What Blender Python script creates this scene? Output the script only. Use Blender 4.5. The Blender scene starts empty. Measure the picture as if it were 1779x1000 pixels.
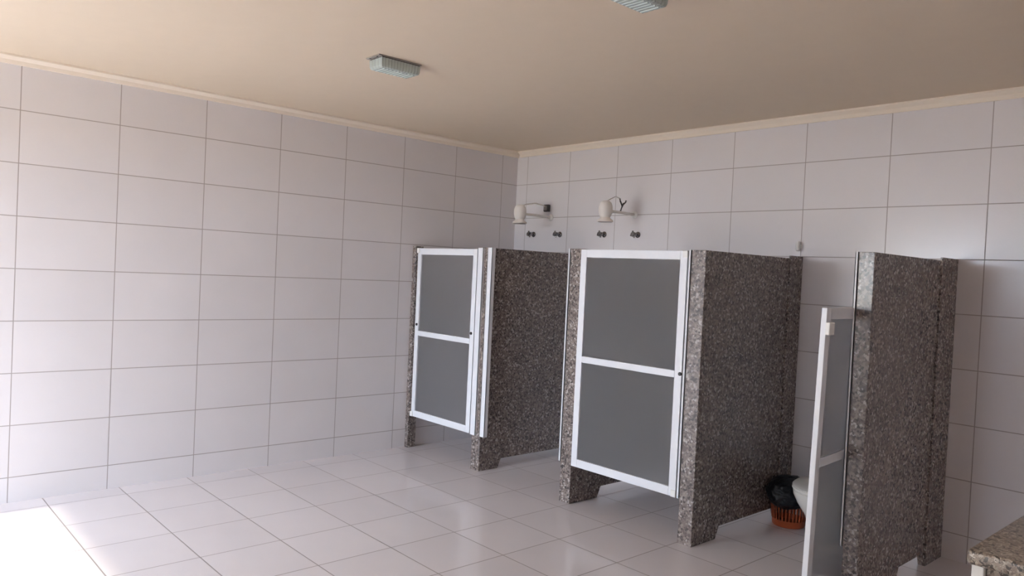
import bpy, bmesh, math, random
from mathutils import Vector, Matrix
random.seed(4)
C = bpy.context.scene.collection
SC = bpy.context.scene
PI = math.pi

# ------------------------------------------------------------------ materials
def nmat(name):
    m = bpy.data.materials.new(name); m.use_nodes = True
    nt = m.node_tree; b = nt.nodes['Principled BSDF']
    return m, nt, b

def noise_rough(nt, b, lo, hi, scale=6.0):
    """soft procedural variation of the gloss"""
    g = nt.nodes.new('ShaderNodeNewGeometry')
    n = nt.nodes.new('ShaderNodeTexNoise'); n.inputs['Scale'].default_value = scale
    r = nt.nodes.new('ShaderNodeMapRange')
    r.inputs['To Min'].default_value = lo; r.inputs['To Max'].default_value = hi
    nt.links.new(g.outputs['Position'], n.inputs['Vector'])
    nt.links.new(n.outputs['Fac'], r.inputs['Value'])
    nt.links.new(r.outputs['Result'], b.inputs['Roughness'])

def plain(name, col, rough=.5, metal=0.0, spec=.5, var=.06):
    m, nt, b = nmat(name)
    g = nt.nodes.new('ShaderNodeNewGeometry')
    n = nt.nodes.new('ShaderNodeTexNoise'); n.inputs['Scale'].default_value = 9
    mx = nt.nodes.new('ShaderNodeMix'); mx.data_type = 'RGBA'
    mx.inputs['A'].default_value = (*[c*(1-var) for c in col], 1)
    mx.inputs['B'].default_value = (*[min(1, c*(1+var)) for c in col], 1)
    nt.links.new(g.outputs['Position'], n.inputs['Vector'])
    nt.links.new(n.outputs['Fac'], mx.inputs['Factor'])
    nt.links.new(mx.outputs['Result'], b.inputs['Base Color'])
    b.inputs['Roughness'].default_value = rough
    b.inputs['Metallic'].default_value = metal
    b.inputs['Specular IOR Level'].default_value = spec
    return m

def tiles(name, axes, origin, w, h, mortar, c1, c2, cm, rough, bump=.25, spec=.5):
    """tile grid laid on the world axes given, lines at origin + n*(w,h)"""
    m, nt, b = nmat(name)
    g = nt.nodes.new('ShaderNodeNewGeometry')
    s = nt.nodes.new('ShaderNodeSeparateXYZ'); nt.links.new(g.outputs['Position'], s.inputs[0])
    cb = nt.nodes.new('ShaderNodeCombineXYZ')
    for k in (0, 1):
        a = nt.nodes.new('ShaderNodeMath'); a.operation = 'SUBTRACT'
        nt.links.new(s.outputs['XYZ'.index(axes[k])], a.inputs[0]); a.inputs[1].default_value = origin[k]
        nt.links.new(a.outputs[0], cb.inputs[k])
    br = nt.nodes.new('ShaderNodeTexBrick'); br.offset = 0; br.squash = 1
    br.inputs['Scale'].default_value = 1
    br.inputs['Brick Width'].default_value = w; br.inputs['Row Height'].default_value = h
    br.inputs['Mortar Size'].default_value = mortar; br.inputs['Mortar Smooth'].default_value = .3
    br.inputs['Color1'].default_value = (*c1, 1); br.inputs['Color2'].default_value = (*c2, 1)
    br.inputs['Mortar'].default_value = (*cm, 1)
    nt.links.new(cb.outputs[0], br.inputs['Vector'])
    # faint clouding in the glaze
    n = nt.nodes.new('ShaderNodeTexNoise'); n.inputs['Scale'].default_value = 2.3; n.inputs['Detail'].default_value = 4
    nt.links.new(g.outputs['Position'], n.inputs['Vector'])
    r = nt.nodes.new('ShaderNodeMapRange'); r.inputs['To Min'].default_value = .95; r.inputs['To Max'].default_value = 1.04
    nt.links.new(n.outputs['Fac'], r.inputs['Value'])
    mu = nt.nodes.new('ShaderNodeVectorMath'); mu.operation = 'SCALE'
    nt.links.new(br.outputs['Color'], mu.inputs[0]); nt.links.new(r.outputs[0], mu.inputs['Scale'])
    nt.links.new(mu.outputs[0], b.inputs['Base Color'])
    rr = nt.nodes.new('ShaderNodeMapRange'); rr.inputs['To Min'].default_value = rough; rr.inputs['To Max'].default_value = .8
    nt.links.new(br.outputs['Fac'], rr.inputs['Value']); nt.links.new(rr.outputs[0], b.inputs['Roughness'])
    bp = nt.nodes.new('ShaderNodeBump'); bp.invert = True; bp.inputs['Strength'].default_value = bump; bp.inputs['Distance'].default_value = .003
    nt.links.new(br.outputs['Fac'], bp.inputs['Height']); nt.links.new(bp.outputs[0], b.inputs['Normal'])
    b.inputs['Specular IOR Level'].default_value = spec
    return m

def granite(name, stops, scale, rough=.22):
    m, nt, b = nmat(name)
    g = nt.nodes.new('ShaderNodeNewGeometry')
    wv = nt.nodes.new('ShaderNodeTexNoise'); wv.inputs['Scale'].default_value = scale*.8; wv.inputs['Detail'].default_value = 2
    nt.links.new(g.outputs['Position'], wv.inputs['Vector'])
    off = nt.nodes.new('ShaderNodeVectorMath'); off.operation = 'MULTIPLY_ADD'
    off.inputs[1].default_value = (.02, .02, .02)
    nt.links.new(wv.outputs['Color'], off.inputs[0]); nt.links.new(g.outputs['Position'], off.inputs[2])
    v = nt.nodes.new('ShaderNodeTexVoronoi'); v.inputs['Scale'].default_value = scale
    nt.links.new(off.outputs[0], v.inputs['Vector'])
    sep = nt.nodes.new('ShaderNodeSeparateColor'); nt.links.new(v.outputs['Color'], sep.inputs[0])
    cr = nt.nodes.new('ShaderNodeValToRGB'); cr.color_ramp.interpolation = 'CONSTANT'
    e = cr.color_ramp.elements
    while len(e) < len(stops): e.new(.5)
    for k, (p, c) in enumerate(stops): e[k].position = p; e[k].color = (*c, 1)
    nt.links.new(sep.outputs[0], cr.inputs['Fac'])
    # finer grain on top
    n2 = nt.nodes.new('ShaderNodeTexNoise'); n2.inputs['Scale'].default_value = scale*3; n2.inputs['Detail'].default_value = 3
    nt.links.new(g.outputs['Position'], n2.inputs['Vector'])
    r = nt.nodes.new('ShaderNodeMapRange'); r.inputs['To Min'].default_value = .72; r.inputs['To Max'].default_value = 1.28
    nt.links.new(n2.outputs['Fac'], r.inputs['Value'])
    mu = nt.nodes.new('ShaderNodeVectorMath'); mu.operation = 'SCALE'
    nt.links.new(cr.outputs['Color'], mu.inputs[0]); nt.links.new(r.outputs[0], mu.inputs['Scale'])
    nt.links.new(mu.outputs[0], b.inputs['Base Color'])
    b.inputs['Roughness'].default_value = rough
    return m

def glass(name, col, rough, trans=1.0, ior=1.45):
    m, nt, b = nmat(name)
    b.inputs['Base Color'].default_value = (*col, 1)
    b.inputs['Transmission Weight'].default_value = trans
    b.inputs['IOR'].default_value = ior
    noise_rough(nt, b, rough*.9, rough*1.1, 40)
    return m

TW, TH = .5655, .3264
ZB = .1591
WALL1, WALL2, GROUT = (.70, .676, .692), (.73, .706, .722), (.36, .33, .32)
M = {}
M['tile_left'] = tiles('glazed_tile_left', 'YZ', (-.196, ZB), TW, TH, .0032, WALL1, WALL2, GROUT, .22)
M['tile_back'] = tiles('glazed_tile_back', 'XZ', (1.8452, ZB), TW, TH, .0032, WALL1, WALL2, GROUT, .22)
M['tile_floor'] = tiles('floor_tile', 'XY', (.6332, -3.9655), .45, .45, .0042, (.68, .64, .655), (.72, .68, .695), (.30, .27, .265), .17)
M['ceiling'] = plain('ceiling_paint', (.66, .555, .43), .8, var=.02)
M['crown'] = plain('crown_plaster', (.78, .70, .60), .75, var=.02)
M['granite'] = granite('brown_granite', [(0, (.07, .06, .058)), (.14, (.13, .108, .1)), (.38, (.19, .155, .14)), (.66, (.26, .22, .20)), (.9, (.42, .38, .36))], 85)
M['granite_beige'] = granite('beige_granite', [(0, (.07, .06, .05)), (.2, (.22, .18, .15)), (.5, (.31, .26, .21)), (.78, (.40, .35, .29)), (.93, (.52, .47, .41))], 125, .3)
M['alu'] = plain('white_aluminium', (.74, .76, .80), .35, var=.03)
def frosted():
    m, nt, b = nmat('frosted_glass')
    b.inputs['Base Color'].default_value = (.58, .58, .595, 1); b.inputs['IOR'].default_value = 1.15
    b.inputs['Transmission Weight'].default_value = .86; noise_rough(nt, b, .42, .50, 30)
    return m
M['frost'] = frosted()
M['black'] = plain('black_plastic', (.02, .02, .022), .4)
M['chrome'] = plain('dull_chrome', (.27, .26, .26), .25, 1.0)
M['white_plastic'] = plain('white_plastic', (.76, .72, .68), .4)
M['white_metal'] = plain('white_enamel', (.78, .78, .76), .35)
M['prism'] = glass('ribbed_glass', (.56, .64, .61), .25, .25)
M['ceramic'] = plain('white_ceramic', (.62, .61, .58), .12, var=.02)
M['orange'] = plain('orange_plastic', (.38, .08, .025), .45)
M['bag'] = plain('black_bin_bag', (.008, .008, .010), .42, spec=.3, var=.2)
M['dark_wire'] = plain('dark_wire', (.06, .05, .045), .5)
M['grey_plastic'] = plain('grey_plastic', (.30, .27, .25), .5)
M['concrete'] = plain('sunny_concrete', (.42, .345, .25), .9, var=.08)

# ------------------------------------------------------------------ builders
class MB:
    def __init__(s): s.bm = bmesh.new()
    def box(s, x0, x1, y0, y1, z0, z1, bev=0.0, seg=2):
        b = bmesh.new(); bmesh.ops.create_cube(b, size=1)
        for v in b.verts:
            v.co = Vector(((x0+x1)/2+v.co.x*(x1-x0), (y0+y1)/2+v.co.y*(y1-y0), (z0+z1)/2+v.co.z*(z1-z0)))
        if bev: bmesh.ops.bevel(b, geom=b.edges[:], offset=bev, segments=seg, affect='EDGES', profile=.5)
        return s._merge(b)
    def prism(s, pts, axis, a0, a1, bev=0.0):
        """outline pts (2-D) extruded along axis from a0 to a1"""
        b = bmesh.new()
        def P(p, a):
            return {'x': (a, p[0], p[1]), 'y': (p[0], a, p[1]), 'z': (p[0], p[1], a)}[axis]
        lo = [b.verts.new(P(p, a0)) for p in pts]; hi = [b.verts.new(P(p, a1)) for p in pts]
        b.faces.new(lo); b.faces.new(hi)
        for k in range(len(pts)): b.faces.new((lo[k], lo[k-1], hi[k-1], hi[k]))
        bmesh.ops.recalc_face_normals(b, faces=b.faces[:])
        if bev: bmesh.ops.bevel(b, geom=b.edges[:], offset=bev, segments=2, affect='EDGES', profile=.5)
        return s._merge(b)
    def tube(s, pts, r, n=10, caps=True):
        b = bmesh.new(); pts = [Vector(p) for p in pts]; rings = []
        for k, p in enumerate(pts):
            t = (pts[min(k+1, len(pts)-1)]-pts[max(k-1, 0)]).normalized()
            u = t.cross(Vector((0, 0, 1)) if abs(t.z) < .9 else Vector((1, 0, 0))).normalized(); w = t.cross(u)
            rad = r[k] if isinstance(r, (list, tuple)) else r
            rings.append([b.verts.new(p+(u*math.cos(2*PI*j/n)+w*math.sin(2*PI*j/n))*rad) for j in range(n)])
        for a, c in zip(rings, rings[1:]):
            for j in range(n): b.faces.new((a[j], a[(j+1) % n], c[(j+1) % n], c[j]))
        if caps: b.faces.new(rings[0][::-1]); b.faces.new(rings[-1])
        bmesh.ops.recalc_face_normals(b, faces=b.faces[:])
        return s._merge(b)
    def lathe(s, prof, c=(0, 0, 0), n=28, axis='z', caps=True):
        b = bmesh.new(); rings = []
        for r, h in prof:
            ring = []
            for j in range(n):
                a = 2*PI*j/n
                p = {'z': (r*math.cos(a), r*math.sin(a), h), 'y': (r*math.cos(a), h, r*math.sin(a)), 'x': (h, r*math.cos(a), r*math.sin(a))}[axis]
                ring.append(b.verts.new(Vector(p)+Vector(c)))
            rings.append(ring)
        for a, d in zip(rings, rings[1:]):
            for j in range(n): b.faces.new((a[j], a[(j+1) % n], d[(j+1) % n], d[j]))
        if caps: b.faces.new(rings[0][::-1]); b.faces.new(rings[-1])
        bmesh.ops.recalc_face_normals(b, faces=b.faces[:])
        return s._merge(b)
    def loft(s, rings, caps=True):
        b = bmesh.new(); R = [[b.verts.new(p) for p in r] for r in rings]; n = len(R[0])
        for a, d in zip(R, R[1:]):
            for j in range(n): b.faces.new((a[j], a[(j+1) % n], d[(j+1) % n], d[j]))
        if caps: b.faces.new(R[0][::-1]); b.faces.new(R[-1])
        bmesh.ops.recalc_face_normals(b, faces=b.faces[:])
        return s._merge(b)
    def _merge(s, b):
        me = bpy.data.meshes.new('tmp'); b.to_mesh(me); b.free(); s.bm.from_mesh(me); bpy.data.meshes.remove(me); return s
    def build(s, name, mat, parent=None, smooth=False):
        if parent is not None and parent.type == 'EMPTY' or parent is not None:
            o_ = Vector(parent['_o']) if '_o' in parent else Vector((0, 0, 0))
            for v in s.bm.verts: v.co -= o_
        me = bpy.data.meshes.new(name); s.bm.to_mesh(me); s.bm.free()
        me.materials.append(mat)
        if smooth:
            for p in me.polygons: p.use_smooth = True
            me.set_sharp_from_angle(angle=math.radians(40))
        o = bpy.data.objects.new(name, me); C.objects.link(o)
        if parent is not None:
            o.parent = parent
            if '_o' in parent: o['_o'] = parent['_o']
        return o

def thing(name, loc, label, cat, group=None):
    o = bpy.data.objects.new(name, None); C.objects.link(o)
    o.location = loc; o.empty_display_size = .1
    o['label'] = label; o['category'] = cat; o['kind'] = 'thing'; o['_o'] = tuple(loc)
    if group: o['group'] = group
    return o
def tag(o, label, cat, group=None):
    o['label'] = label; o['category'] = cat; o['kind'] = 'thing'
    if group: o['group'] = group
    return o
def struct(name, mb, mat, parent=None):
    o = mb.build(name, mat, parent); o['kind'] = 'structure'; return o
def dup(root, loc, label):
    r = root.copy(); C.objects.link(r); r.location = loc; r['label'] = label
    for ch in list(root.children):
        c = ch.copy(); C.objects.link(c); c.parent = r
        for g in ch.children:
            d = g.copy(); C.objects.link(d); d.parent = c
    return r

# ------------------------------------------------------------------ the room
XR, YF, H = 6.3, -7.6, 2.769
DX0, DX1, DH = .23, 1.95, 2.10           # open doorway in the wall behind the camera
T = .15
struct('floor', MB().box(-T, XR+T, YF-T, T, -.12, 0), M['tile_floor'])
struct('ceiling', MB().box(-T, XR+T, YF-T, T, H, H+.15), M['ceiling'])
struct('wall_left', MB().box(-T, 0, YF-T, T, 0, H), M['tile_left'])
struct('wall_back', MB().box(0, XR, 0, T, 0, H), M['tile_back'])
struct('wall_right', MB().box(XR, XR+T, YF-T, T, 0, H), M['tile_left'])
FX0, FX1, FZ0, FZ1 = 2.5, 3.3, 1.75, 2.2      # unseen high opening, added to spread more daylight to the right
struct('wall_front', MB().box(0, DX0, YF-T, YF, 0, H).box(DX1, FX0, YF-T, YF, 0, H).box(DX0, DX1, YF-T, YF, DH, H)
       .box(FX0, FX1, YF-T, YF, 0, FZ0).box(FX0, FX1, YF-T, YF, FZ1, H).box(FX1, XR, YF-T, YF, 0, H), M['tile_back'])
struct('fill_window', MB().box(FX0, FX0+.04, YF-.09, YF-.05, FZ0, FZ1).box(FX1-.04, FX1, YF-.09, YF-.05, FZ0, FZ1)
       .box(FX0+.04, FX1-.04, YF-.09, YF-.05, FZ0, FZ0+.04).box(FX0+.04, FX1-.04, YF-.09, YF-.05, FZ1-.04, FZ1)
       .box((FX0+FX1)/2-.02, (FX0+FX1)/2+.02, YF-.09, YF-.05, FZ0+.04, FZ1-.04), M['alu'])
struct('door_1', MB().box(DX0-.05, DX0, YF-.01, YF+.012, 0, DH+.05).box(DX1, DX1+.05, YF-.01, YF+.012, 0, DH+.05)
       .box(DX0, DX1, YF-.01, YF+.012, DH, DH+.05), M['alu'])
def crown_pts(sgn):
    return [(0, H), (sgn*.045, H), (sgn*.045, H-.012), (sgn*.022, H-.032), (sgn*.016, H-.055), (0, H-.055)]
struct('trim_1', MB().prism(crown_pts(1), 'y', YF, 0), M['crown'])                # along the left wall (x, z outline)
struct('trim_2', MB().prism(crown_pts(-1), 'x', .045, XR), M['crown'])            # along the back wall (y, z outline)
struct('ground', MB().box(-14, 20, -34, YF-T-.002, -.14, -.02), M['concrete'])
struct('sky_block_far', MB().box(-14, 20, -13.2, -13, -.02, 1.7), M['concrete'])  # unseen block added outside to cut low sky light through the doorway
struct('sky_block_left', MB().box(-1.0, -.8, -13, YF-T-.001, -.02, 3.2), M['concrete'])  # unseen block added outside to dim the right end of the back wall

# ------------------------------------------------------------------ granite partitions
FY = -1.162                               # the front plane of the stalls
PT = 1.773                                # their top
def partition(xr, label, foot, rear, strip=.10, left_jamb=None, right_jamb=None, rear_top=0.0):
    """panel with its right face at xr, a front post and a rear post; raised bottom edge between two feet"""
    t = thing('stall_partition', (xr-.05, FY, 0), label, 'partition', 'granite stall partitions')
    th = .03
    pts = [(FY+.03, 0), (foot, 0), (foot+.035, .075), (rear-.03, .075), (rear, 0.0), (-.002, 0), (-.002, PT), (FY+.03, PT)]
    MB().prism(pts, 'x', xr-th, xr, .0025).build('panel', M['granite'], t)
    MB().box(xr-strip, xr, FY, FY+.03, 0, PT, .003).build('front_post', M['granite'], t)
    MB().box(xr-.004, xr+.009, rear, -.002, 0, PT+rear_top, .0025).build('rear_post', M['granite'], t)
    def jamb(x0, x1, y0, y1, z0, z1):
        MB().box(x0, x1, y0, y0+.004, z0, z1).box(x0, x0+.004, y0, y1, z0, z1).box(x1-.004, x1, y0, y1, z0, z1)\
            .build('door_jamb', M['alu'], t)
    for j in (left_jamb or []), (right_jamb or []):
        if j: jamb(*j)
    P.append(t)
    return t

# side strip against the tiled left wall
t = thing('stall_partition', (.025, FY, 0), 'thin granite side post standing against the tiled left wall', 'partition', 'granite stall partitions')
MB().box(.001, .045, FY-.035, FY+.05, 0, PT+.005, .003).build('front_post', M['granite'], t)
P = [t]
partition(.99, 'granite partition right of the farthest stall door, its inner face seen beside the open stall', -.96, -.16,
          left_jamb=(.882, .948, FY-.016, FY, .28, PT-.003), right_jamb=(.99, 1.045, FY-.004, FY+.03, .28, PT))
partition(1.985, 'granite partition left of the nearer closed door, mostly hidden behind that door', -.87, -.16,
          left_jamb=(1.865, 1.885, FY-.004, FY+.03, .28, PT))
partition(2.988, 'granite partition between the nearer closed door and the stall with the toilet', -.905, -.17,
          left_jamb=(2.868, 2.888, FY-.006, FY+.03, .27, PT), rear_top=.018)
partition(3.962, 'rightmost granite partition, with the loose door leaning on its front edge', -.66, -.26, strip=.078,
          left_jamb=(3.868, 3.884, FY-.006, FY+.03, .28, PT), rear_top=.018)

# ------------------------------------------------------------------ stall doors
def stall_door(w, h, label, hinge_side, parent=None, loc=(0, 0, 0), latch=None):
    """white aluminium frame, two frosted panes; local x across, y thickness, z up from the door's bottom"""
    th, sw, rw = .027, .052, .055
    mid = h*.497
    t = MB().box(0, sw, 0, th, 0, h, .002).box(w-sw, w, 0, th, 0, h, .002).box(sw, w-sw, 0, th, h-rw, h, .002)\
        .box(sw, w-sw, 0, th, 0, rw, .002).box(sw, w-sw, 0, th, mid-.022, mid+.022, .002).build('stall_door', M['alu'])
    t['label'] = label
    MB().box(sw-.006, w-sw+.006, .011, .016, rw-.004, mid-.018).build('glass_pane', M['frost'], t)
    MB().box(sw-.006, w-sw+.006, .011, .016, mid+.018, h-rw+.004).build('glass_pane', M['frost'], t)
    for lx, lz in latch or ():
        MB().lathe([(.001, -.008), (.010, -.008), (.012, -.004), (.012, .003)], (lx, 0, lz), 14, 'y').build('keyhole', M['black'], t, True)
    hx0 = w-.03 if hinge_side == 'r' else -.006
    for hz in (.0, h-.042):
        MB().box(hx0, hx0+.036, -.010, .000, hz, hz+.042, .003).build('hinge', M['white_metal'], t)
    if parent is not None:
        t.parent = parent; t.location = Vector(loc)-Vector(parent['_o'])
    return t

DB = .283
stall_door(.822, PT-.012-DB, 'closed white framed door with two frosted panes beside the left wall', 'l', P[0], (.052, FY-.014, DB), [(.03, .81), (.79, .80)])
stall_door(.872, PT-.005-DB+.012, 'nearer closed white framed door with two dark frosted panes', 'r', P[3], (1.990, FY-.006, DB-.012), [(.862, .75)])
d3 = stall_door(.85, 1.487, '', 'r')
tag(d3, 'loose white framed door standing on the floor, leaning edge-on against the rightmost partition', 'door')
# local x (0 = near edge) runs into the stall, local y (thickness, front = right-hand face)
MB().box(-.012, .05, -.022, -.001, 1.36, 1.42, .004).build('latch', M['white_metal'], d3)
yaw = math.radians(90+3.5); lean = math.radians(1.15)
ex = Vector((math.cos(yaw), math.sin(yaw), 0)); ez0 = Vector((0, 0, 1))
ey0 = ez0.cross(ex)                      # left-hand (-x) side
ez = (ez0*math.cos(lean)-ey0*math.sin(lean)).normalized(); ey = ez.cross(ex)
mat3 = Matrix((ex, ey, ez)).transposed().to_4x4(); mat3.translation = (3.866, -1.50, .003)
d3.matrix_world = mat3

# ------------------------------------------------------------------ showers
def shower(x, label, L, z=2.118):
    t = thing('shower', (x, 0, z), label, 'shower', 'wall showers above the stalls')
    MB().lathe([(.030, -.001), (.030, -.006), (.022, -.014), (.013, -.017)], (x, 0, z), 24, 'y').build('wall_flange', M['white_metal'], t, True)
    MB().tube([(x, -.012, z), (x, -L*.5, z+.004), (x, -L+.05, z+.002)], .0115, 14).build('arm', M['white_plastic'], t, True)
    hd = MB().lathe([(.004, .083), (.030, .080), (.046, .066), (.055, .040), (.057, .005), (.050, -.030), (.040, -.050), (.044, -.060),
                     (.062, -.072), (.066, -.082), (.062, -.087), (.004, -.087)], (x, -L, z), 32).build('shower_head', M['white_plastic'], t, True)
    MB().lathe([(.003, -.0905), (.055, -.0905), (.057, -.0865), (.003, -.0865)], (x, -L, z), 28).build('spray_plate', M['grey_plastic'], hd, True)
    return t
s1 = shower(.50, 'white shower in the corner above the farthest stall, its head almost against the left wall', .395)
s2 = shower(1.497, 'white shower on a straight arm, right of the corner shower', .375)
MB().tube([(.50, -.36, 2.20), (.50, -.30, 2.215), (.47, -.18, 2.235), (.455, -.06, 2.225), (.453, -.043, 2.222)], .005, 8).build('cable', M['white_plastic'], s1, True)
MB().tube([(1.497, -.19, 2.13), (1.497, -.17, 2.175), (1.497, -.155, 2.20)], .007, 8).tube([(1.497, -.17, 2.175), (1.497, -.198, 2.215), (1.497, -.205, 2.235)], .006, 8)\
    .tube([(1.497, -.163, 2.185), (1.497, -.13, 2.212), (1.497, -.125, 2.225)], .006, 8).build('cable', M['dark_wire'], s2, True)
MB().tube([(1.497, -.205, 2.235), (1.497, -.26, 2.245), (1.497, -.33, 2.215), (1.497, -.365, 2.196)], .0045, 8).build('hose', M['white_plastic'], s2, True)
jb = thing('junction_box', (.455, 0, 2.205), 'small dark electrical box on the wall beside the corner shower', 'electrical box')
MB().box(.425, .487, -.034, -.001, 2.172, 2.238, .006).build('housing', M['dark_wire'], jb, True)
MB().box(.436, .476, -.040, -.034, 2.184, 2.226, .002).build('cover', M['grey_plastic'], jb, True)
vl = ['shower valve nearest the corner, low under the corner shower', 'second shower valve from the corner, right of the corner shower',
      'third shower valve from the corner, under the head of the straight armed shower', 'shower valve farthest from the corner, under the wall end of the straight arm']
def valve(x, z, label):
    t = thing('shower_valve', (x, 0, z), label, 'valve', 'chrome shower valves')
    MB().lathe([(.026, -.001), (.026, -.005), (.018, -.014), (.012, -.016)], (x, 0, z), 20, 'y').build('flange', M['chrome'], t, True)
    MB().tube([(x, -.012, z), (x, -.045, z)], .010, 12).build('stem', M['chrome'], t, True)
    m = MB().lathe([(.013, -.040), (.019, -.044), (.021, -.055), (.021, -.072), (.016, -.079), (.003, -.080)], (x, 0, z), 16, 'y')
    for k in range(4):
        a = k*PI/2+.3
        m.tube([(x, -.06, z), (x+.031*math.cos(a), -.06, z+.031*math.sin(a))], [.008, .007], 8)
    m.build('handle', M['chrome'], t, True)
    return t
v0 = valve(.275, 1.960, vl[0])
for k, (x, z) in enumerate([(.628, 1.958), (1.170, 1.955), (1.540, 1.950)]): dup(v0, (x, 0, z), vl[k+1])

hk = thing('knob', (2.97, 0, 1.862), 'small white knob on the wall above the partition left of the toilet', 'knob')
MB().lathe([(.016, -.001), (.016, -.005), (.008, -.010), (.008, -.026)], (2.97, 0, 1.862), 16, 'y').build('base', M['white_metal'], hk, True)
MB().lathe([(.002, .036), (.012, .032), (.0155, .018), (.0155, -.018), (.012, -.030), (.002, -.034)], (2.97, -.032, 1.862), 18).build('grip', M['white_metal'], hk, True)

# ------------------------------------------------------------------ ceiling lights
def ceiling_light(x0, y1, label):
    """bulkhead lamp: base plate on the ceiling and a tapered block of ribbed glass"""
    w, l, d = .135, .26, .066
    x1, y0 = x0+w, y1-l
    t = thing('ceiling_light', (x0, y1, H), label, 'ceiling light', 'ribbed glass ceiling lights')
    MB().box(x0-.004, x1+.004, y0-.022, y1+.006, H-.007, H-.0005, .002).build('base_plate', M['grey_plastic'], t)
    MB().box(x0+.003, x1-.003, y0+.003, y1-.003, H-.012, H-.007).build('gasket', M['dark_wire'], t)
    # ribs run across the block's length: a zig-zag outline along y, extruded over x, narrowing downwards
    n = 13; rings = []
    for zz, inset in ((H-.012, .0), (H-.050, .002), (H-.061, .006), (H-d, .014)):
        ring = []
        a, b_, c, e = x0+inset, x1-inset, y0+inset, y1-inset
        for k in range(n*2): ring.append((a+(.0035 if k % 2 else 0), c+(e-c)*k/(n*2), zz))
        for k in range(8): ring.append((a+(b_-a)*k/8, e-(.0035 if k % 2 else 0), zz))
        for k in range(n*2): ring.append((b_-(.0035 if k % 2 else 0), e-(e-c)*k/(n*2), zz))
        for k in range(8): ring.append((b_-(b_-a)*k/8, c+(.0035 if k % 2 else 0), zz))
        rings.append(ring)
    g = MB().loft(rings)
    for k in range(9):                               # ribs on the underside
        yy = y0+.034+(l-.068)*k/8
        g.tube([(x0+.020, yy, H-d), (x1-.020, yy, H-d)], .004, 8)
    g.build('glass_cover', M['prism'], t)
    for sx in (x0+.03, x1-.03):
        MB().lathe([(.001, -.003), (.006, -.003), (.006, 0), (.001, 0)], (sx, y0-.013, H-.007), 10).build('screw', M['chrome'], t)
    return t
l1 = ceiling_light(1.730, -2.480, 'ribbed glass lamp on the middle of the ceiling, the farther of two, seen whole')
dup(l1, (3.480, -2.470, H), 'ribbed glass lamp on the ceiling at the top edge of the photo, partly cut off')

# ------------------------------------------------------------------ toilet, basket, bag
def ell(cx, cy, a, bf, bb, z, n=36):
    r = []
    for j in range(n):
        q = 2*PI*j/n; s = math.sin(q)
        r.append((cx+a*math.cos(q), cy+(bb if s > 0 else bf)*s, z))
    return r
TX, TY = 3.45, -.40
to = thing('toilet', (TX, TY, 0), 'white ceramic toilet half hidden behind the loose leaning door', 'toilet')
MB().loft([ell(TX, TY, .105, .17, .30, 0.0010), ell(TX, TY, .10, .165, .29, 0.0262), ell(TX, TY, .095, .155, .28, 0.1225), ell(TX, TY, .12, .185, .29, 0.1925),
           ell(TX, TY, .165, .235, .30, 0.2625), ell(TX, TY, .188, .258, .31, 0.3106), ell(TX, TY, .192, .262, .31, 0.3369), ell(TX, TY, .186, .255, .305, 0.3430),
           ell(TX, TY, .145, .21, .18, 0.3430), ell(TX, TY, .135, .20, .17, 0.2975), ell(TX, TY, .09, .13, .11, 0.2188), ell(TX, TY, .04, .06, .05, 0.1881)]).build('bowl', M['ceramic'], to, True)
MB().loft([ell(TX, TY, .195, .265, .19, 0.3448), ell(TX, TY, .198, .268, .193, 0.3518), ell(TX, TY, .194, .264, .19, 0.3605),
           ell(TX, TY, .14, .205, .15, 0.3605), ell(TX, TY, .137, .20, .147, 0.3465)]).build('seat', M['ceramic'], to, True)
MB().loft([ell(TX, TY, .194, .264, .19, 0.3618), ell(TX, TY, .196, .266, .192, 0.3675), ell(TX, TY, .185, .25, .18, 0.3762), ell(TX, TY, .10, .15, .10, 0.3797)]).build('lid', M['ceramic'], to, True)

BX, BY = 3.115, -.235
bk = thing('waste_basket', (BX, BY, 0), 'orange slatted plastic waste basket on the floor beside the toilet', 'basket')
m = MB().lathe([(.002, .002), (.100, .002), (.104, .010), (.106, .046), (.103, .046), (.099, .012), (.002, .010)], (BX, BY, 0), 40)
m.build('base', M['orange'], bk, True)
m = MB()
for k in range(30):
    a = 2*PI*k/30; c, s = math.cos(a), math.sin(a)
    m.tube([(BX+.1045*c, BY+.1045*s, .044), (BX+.118*c, BY+.118*s, .19)], .0042, 6)
m.build('slats', M['orange'], bk)
MB().lathe([(.115, .186), (.122, .186), (.124, .195), (.122, .204), (.115, .204)], (BX, BY, 0), 40, caps=False).build('rim', M['orange'], bk, True)
# the black bag stuffed into it, billowing over the rim
bm = bmesh.new(); bmesh.ops.create_icosphere(bm, subdivisions=5, radius=1)
from mathutils import noise
for v in bm.verts:
    d = v.co.normalized(); n1 = noise.noise(d*2.1+Vector((3, 1, 7))); n2 = noise.noise(d*5.5); n3 = 1-abs(noise.noise(d*9+Vector((5, 0, 0))))
    k = 1+.10*n1+.08*n2+.05*n3
    zz = d.z*k
    v.co = Vector((BX+.010+d.x*k*.126, BY-.035+d.y*k*.165, .225+(zz*.105 if zz > 0 else zz*.105)))
me = bpy.data.meshes.new('garbage_bag'); bm.to_mesh(me); bm.free(); me.materials.append(M['bag'])
for p in me.polygons: p.use_smooth = True
tag(bpy.data.objects.new('garbage_bag', me), 'crumpled black plastic bin bag billowing over the orange basket', 'bag')
C.objects.link(bpy.data.objects['garbage_bag'])

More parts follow.
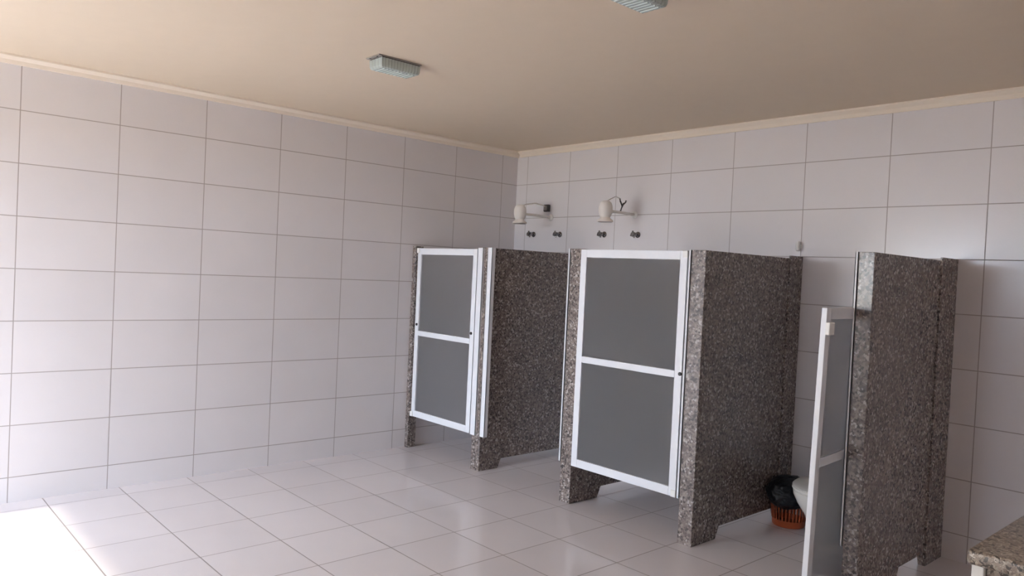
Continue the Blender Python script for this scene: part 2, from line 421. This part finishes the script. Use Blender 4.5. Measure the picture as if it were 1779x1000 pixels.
# ------------------------------------------------------------------ counter in the near right corner
cx0, cy0 = 4.837, -2.538
ct = thing('vanity_counter', (cx0, cy0, 0), 'beige granite counter corner at the lower right edge of the photo', 'counter')
MB().box(cx0, XR-.003, cy0, cy0+.60, .805, .85, .012, 3).build('slab', M['granite_beige'], ct, True)
MB().box(cx0+.045, XR-.003, cy0+.035, cy0+.06, .66, .805, .002).box(cx0+.045, cx0+.07, cy0+.06, cy0+.55, .66, .805, .002).build('apron', M['granite_beige'], ct)
MB().box(cx0+.010, cx0+.042, cy0+.020, cy0+.052, 0, .805, .003).build('leg', M['white_metal'], ct)
MB().box(cx0+.010, cx0+.042, cy0+.54, cy0+.572, 0, .805, .003).build('leg', M['white_metal'], ct)

for o in list(bpy.data.objects):
    if '_o' in o: del o['_o']

# ------------------------------------------------------------------ light
w = bpy.data.worlds.new('sky'); SC.world = w; w.use_nodes = True
bg = w.node_tree.nodes['Background']; bg.inputs['Color'].default_value = (.68, .82, 1.0, 1); bg.inputs['Strength'].default_value = 30
sun = bpy.data.lights.new('sun', 'SUN'); sun.energy = 5.5; sun.angle = math.radians(1.2); sun.color = (1, .88, .72)
so = bpy.data.objects.new('sun', sun); C.objects.link(so)
slope = DH/(-3.965-(YF-T))
so.rotation_euler = Vector((0, 1, -slope)).to_track_quat('-Z', 'Y').to_euler()
so.location = (1, -9, 6)
def portal(loc, rot, sx, sy):
    l = bpy.data.lights.new('portal', 'AREA'); l.shape = 'RECTANGLE'; l.size = sx; l.size_y = sy; l.cycles.is_portal = True
    o = bpy.data.objects.new('portal', l); C.objects.link(o); o.location = loc; o.rotation_euler = rot
portal(((FX0+FX1)/2, YF-T-.01, (FZ0+FZ1)/2), (PI/2, 0, 0), FX1-FX0, FZ1-FZ0)
portal(((DX0+DX1)/2, YF-T-.01, DH/2), (PI/2, 0, 0), DX1-DX0, DH)

# ------------------------------------------------------------------ camera
cam = bpy.data.cameras.new('camera'); cam.sensor_width = 36; cam.lens = 36*1313.7148/1779; cam.clip_start = .05
co = bpy.data.objects.new('camera', cam); C.objects.link(co); SC.camera = co
yw, pt, rl = .8370, -.0206, .0475
f = Vector((-math.sin(yw)*math.cos(pt), math.cos(yw)*math.cos(pt), math.sin(pt)))
rt = Vector((math.cos(yw), math.sin(yw), 0)); up = rt.cross(f)
r2 = rt*math.cos(rl)+up*math.sin(rl); u2 = -rt*math.sin(rl)+up*math.cos(rl)
mw = Matrix((r2, u2, -f)).transposed().to_4x4(); mw.translation = (5.5502, -5.0044, 1.5872)
co.matrix_world = mw

# ------------------------------------------------------------------ view
SC.view_settings.view_transform = 'Standard'; SC.view_settings.look = 'None'
SC.view_settings.gamma = 1; SC.view_settings.use_curve_mapping = False
SC.view_settings.exposure = .68
SC.cycles.use_denoising = True
SC.cycles.max_bounces = 16; SC.cycles.diffuse_bounces = 10; SC.cycles.glossy_bounces = 6; SC.cycles.transmission_bounces = 8
SC.cycles.caustics_reflective = False; SC.cycles.caustics_refractive = True
SC.cycles.sample_clamp_indirect = 8
